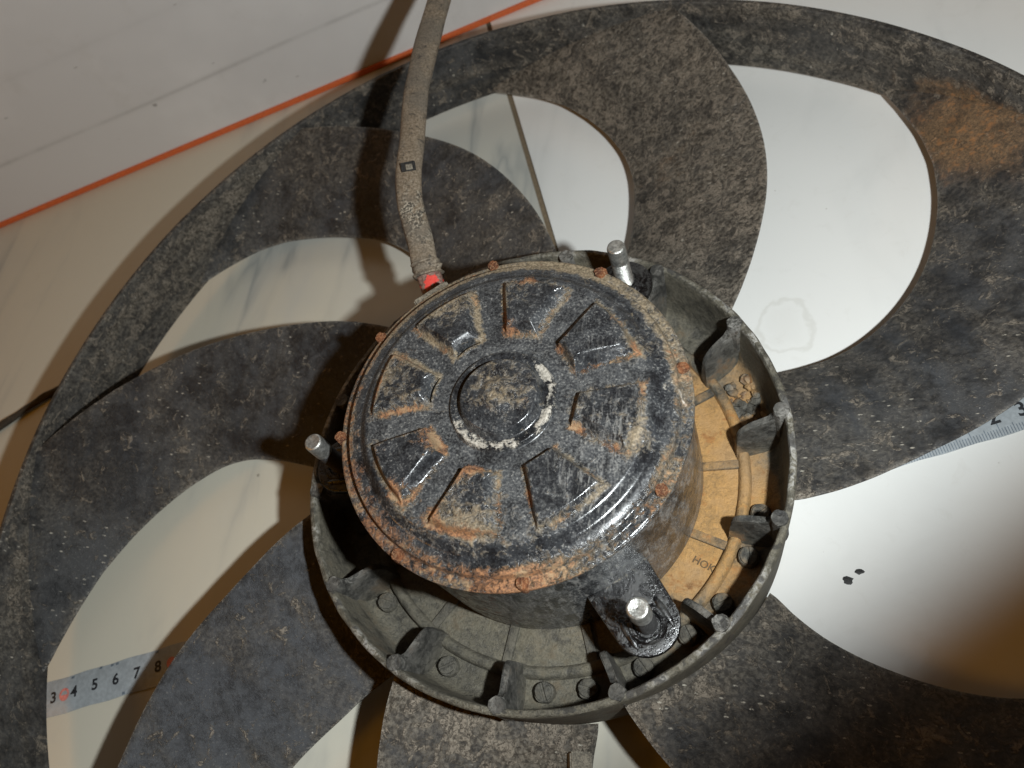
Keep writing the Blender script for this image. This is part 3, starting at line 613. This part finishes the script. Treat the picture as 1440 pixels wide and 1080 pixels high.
upv = Vector((.25, -.35, 1)).normalized(); q = Vector((-5.46, 10.1, 8.40)) + upv * .35    # dark block painted as the shade inside the sleeve's square opening
for sx, col, nm, sc, dz in ((0, 'chip', 'sleeve_opening', (.56, .36, .10), 0.0), (0.04, 'grey', 'wire_glimpse', (.26, .22, .10), .03)):
    xa = Vector((1, .22, 0)); xa = (xa - upv * xa.dot(upv)).normalized(); ya = upv.cross(xa); mt = Matrix((xa, ya, upv)).transposed().to_4x4()
    bm = bmesh.new(); bmesh.ops.create_cube(bm, size=1, matrix=Matrix.Translation(q + xa * sx - ya * sx + upv * dz) @ mt @ Matrix.Diagonal(sc + (1,)))
    bmesh.ops.bevel(bm, geom=bm.edges[:], offset=.015, segments=1, affect='EDGES'); from_bm(nm, bm, M[col], cable, 40)
# balance clip on the bottom blade
r, a = 9.75, 283.2 - .2; x, y = pxy(r, 281.3)
bm = bmesh.new(); bmesh.ops.create_cube(bm, size=1, matrix=Matrix.Translation((x, y, 1.62)) @ Matrix.Rotation(math.radians(-82), 4, 'Z') @ Matrix.Rotation(math.radians(-24), 4, 'X') @ Matrix.Diagonal((1.0, .72, .5, 1)))
bmesh.ops.bevel(bm, geom=bm.edges[:], offset=.05, segments=2, affect='EDGES'); from_bm('balance_clip', bm, M['grey'], blades['D'], 40)

# ------------------------------------------------------------------ measuring tape under the fan
T0 = Vector((-21.035, -9.705, 0)); T1 = Vector((15.477 - .19, 3.29 + .52, 0)); TD = (T1 - T0).normalized(); TN = Vector((-TD.y, TD.x, 0)); K = (T1 - T0).length / 39.0
def tp(t, n, z=0): q = T0 + TD * ((t - 3) * K) + TN * n; return (q.x, q.y, z)
def arch(n): return .035 + .10 * (1 - (n / .8) ** 2)
troot = empty('measuring_tape', tp(3, 0)); tag(troot, 'pale steel measuring tape with black numbers running under the fan', 'measuring tape')
o3 = Vector(tp(3, 0))
ts = np.linspace(-6, 52, 140); nn = np.linspace(-.74, .74, 13); V, F = [], []
for lay in (0, 1):
    for t in ts:
        for n_ in nn: q = tp(t, n_ + .02 * math.sin(t * 3.1) * (abs(n_) > .73), arch(n_) - lay * .025); V.append(tuple(Vector(q) - o3))
m, k = len(ts), len(nn); N = m * k
for i in range(m - 1):
    for j in range(k - 1): a, b, c, d = i * k + j, (i + 1) * k + j, (i + 1) * k + j + 1, i * k + j + 1; F += [[a, b, c, d], [N + a, N + d, N + c, N + b]]
    for j in (0, k - 1): a, b = i * k + j, (i + 1) * k + j; F.append([a, N + a, N + b, b] if j == 0 else [a, b, N + b, N + a])
obj('ribbon', V, F, M['tape'], troot, 40)
def strip(quads, name, mat):
    V, F = [], []
    for (t0, t1, n0, n1) in quads:
        b = len(V); 
        for s in range(4):
            n_ = n0 + (n1 - n0) * s / 3
            for t in (t0, t1): V.append(tuple(Vector(tp(t, n_, arch(n_) + .004)) - o3))
        for s in range(3): F.append([b + 2 * s, b + 2 * s + 1, b + 2 * s + 3, b + 2 * s + 2])
    o = obj(name, V, F, mat, troot, 0); return o
q = []
for i in range(300, 520):
    t = i / 10; L_ = .46 if i % 10 == 0 else (.36 if i % 5 == 0 else .27); q.append((t - .016, t + .016, -.73, -.73 + L_))
o = strip(q, 'tick_marks', M['inkg']); o['kind'] = 'stuff'
q = [(t - .07, t + .07, n0, n0 + .10) for t, n0 in ((3.85, .58), (5.75, .60), (6.0, .6), (6.35, -.70), (7.9, .58), (5.2, .64))]
strip(q, 'edge_marks', M['inkg'])
def number(txt, t, n_, mat, size=.78):
    c = bpy.data.curves.new('n', 'FONT'); c.body = txt; c.size = size * CM; c.align_x = 'CENTER'; c.align_y = 'CENTER'; c.offset = .018 * CM; c.resolution_u = 4
    ob = bpy.data.objects.new('n', c); COL.objects.link(ob); d = bpy.context.evaluated_depsgraph_get(); me = bpy.data.meshes.new_from_object(ob.evaluated_get(d)); bpy.data.objects.remove(ob)
    ang = math.atan2(TD.y, TD.x)
    me.transform(Matrix.Translation((Vector(tp(t, n_, arch(n_) + .006)) - o3) * CM) @ Matrix.Rotation(ang, 4, 'Z'))
    me.materials.clear(); me.materials.append(mat); ob = bpy.data.objects.new('number', me); COL.objects.link(ob); ob.parent = troot
for t in (1, 2, 3, 4, 5, 6, 7, 8, 9): number(str(t), t, -.02 if t != 5 else .02, M['ink'], .62)
for t in (40, 41, 42, 43, 44): number(str(t)[1], t, -.02, M['ink'], .78)
for t, s in ((3.52, .27), (8.62, .24)):
    bm = bmesh.new()
    vs = [bm.verts.new(Vector(tp(t + s * .9 * math.cos(6.283 * i / 12), s * math.sin(6.283 * i / 12), arch(s * math.sin(6.283 * i / 12)) + .005)) - o3) for i in range(12)]; bm.faces.new(vs); from_bm('red_mark', bm, M['inkr'], troot, 0)


# ------------------------------------------------------------------ small things on the floor
V, F, _ = tube([(-36.5, -3.2, .22), (-33.5, -.2, .22), (-31.0, 2.2, .2), (-29.2, 3.75, .2), (-27.6, 4.9, .2), (-25.6, 5.7, .2), (-23.5, 6.2, .2)], .17, .15, 16, .5)
co = obj('dark_strand', V, F, M['cord'], None, 50); tag(co, 'thin dark strand on the floor running under the left side of the fan', 'cord')
for (x, y, s, lb) in ((10.27, -2.42, .18, 'larger left one of the two dark flakes on the white tile'), (10.66, -2.08, .14, 'smaller right one of the two dark flakes on the white tile')):
    rr = random.Random(int(x * 100)); o = []
    for i in range(11):
        a = 6.283 * i / 11; k = s * rr.uniform(.62, 1.12); o.append((x + k * math.cos(a) * 1.15, y + k * math.sin(a) * .8))
    bm = poly_prism(o, .002, .05, .01); c = from_bm('flake', bm, M['chip'], None, 30); tag(c, lb, 'flake', 'flakes on the floor')
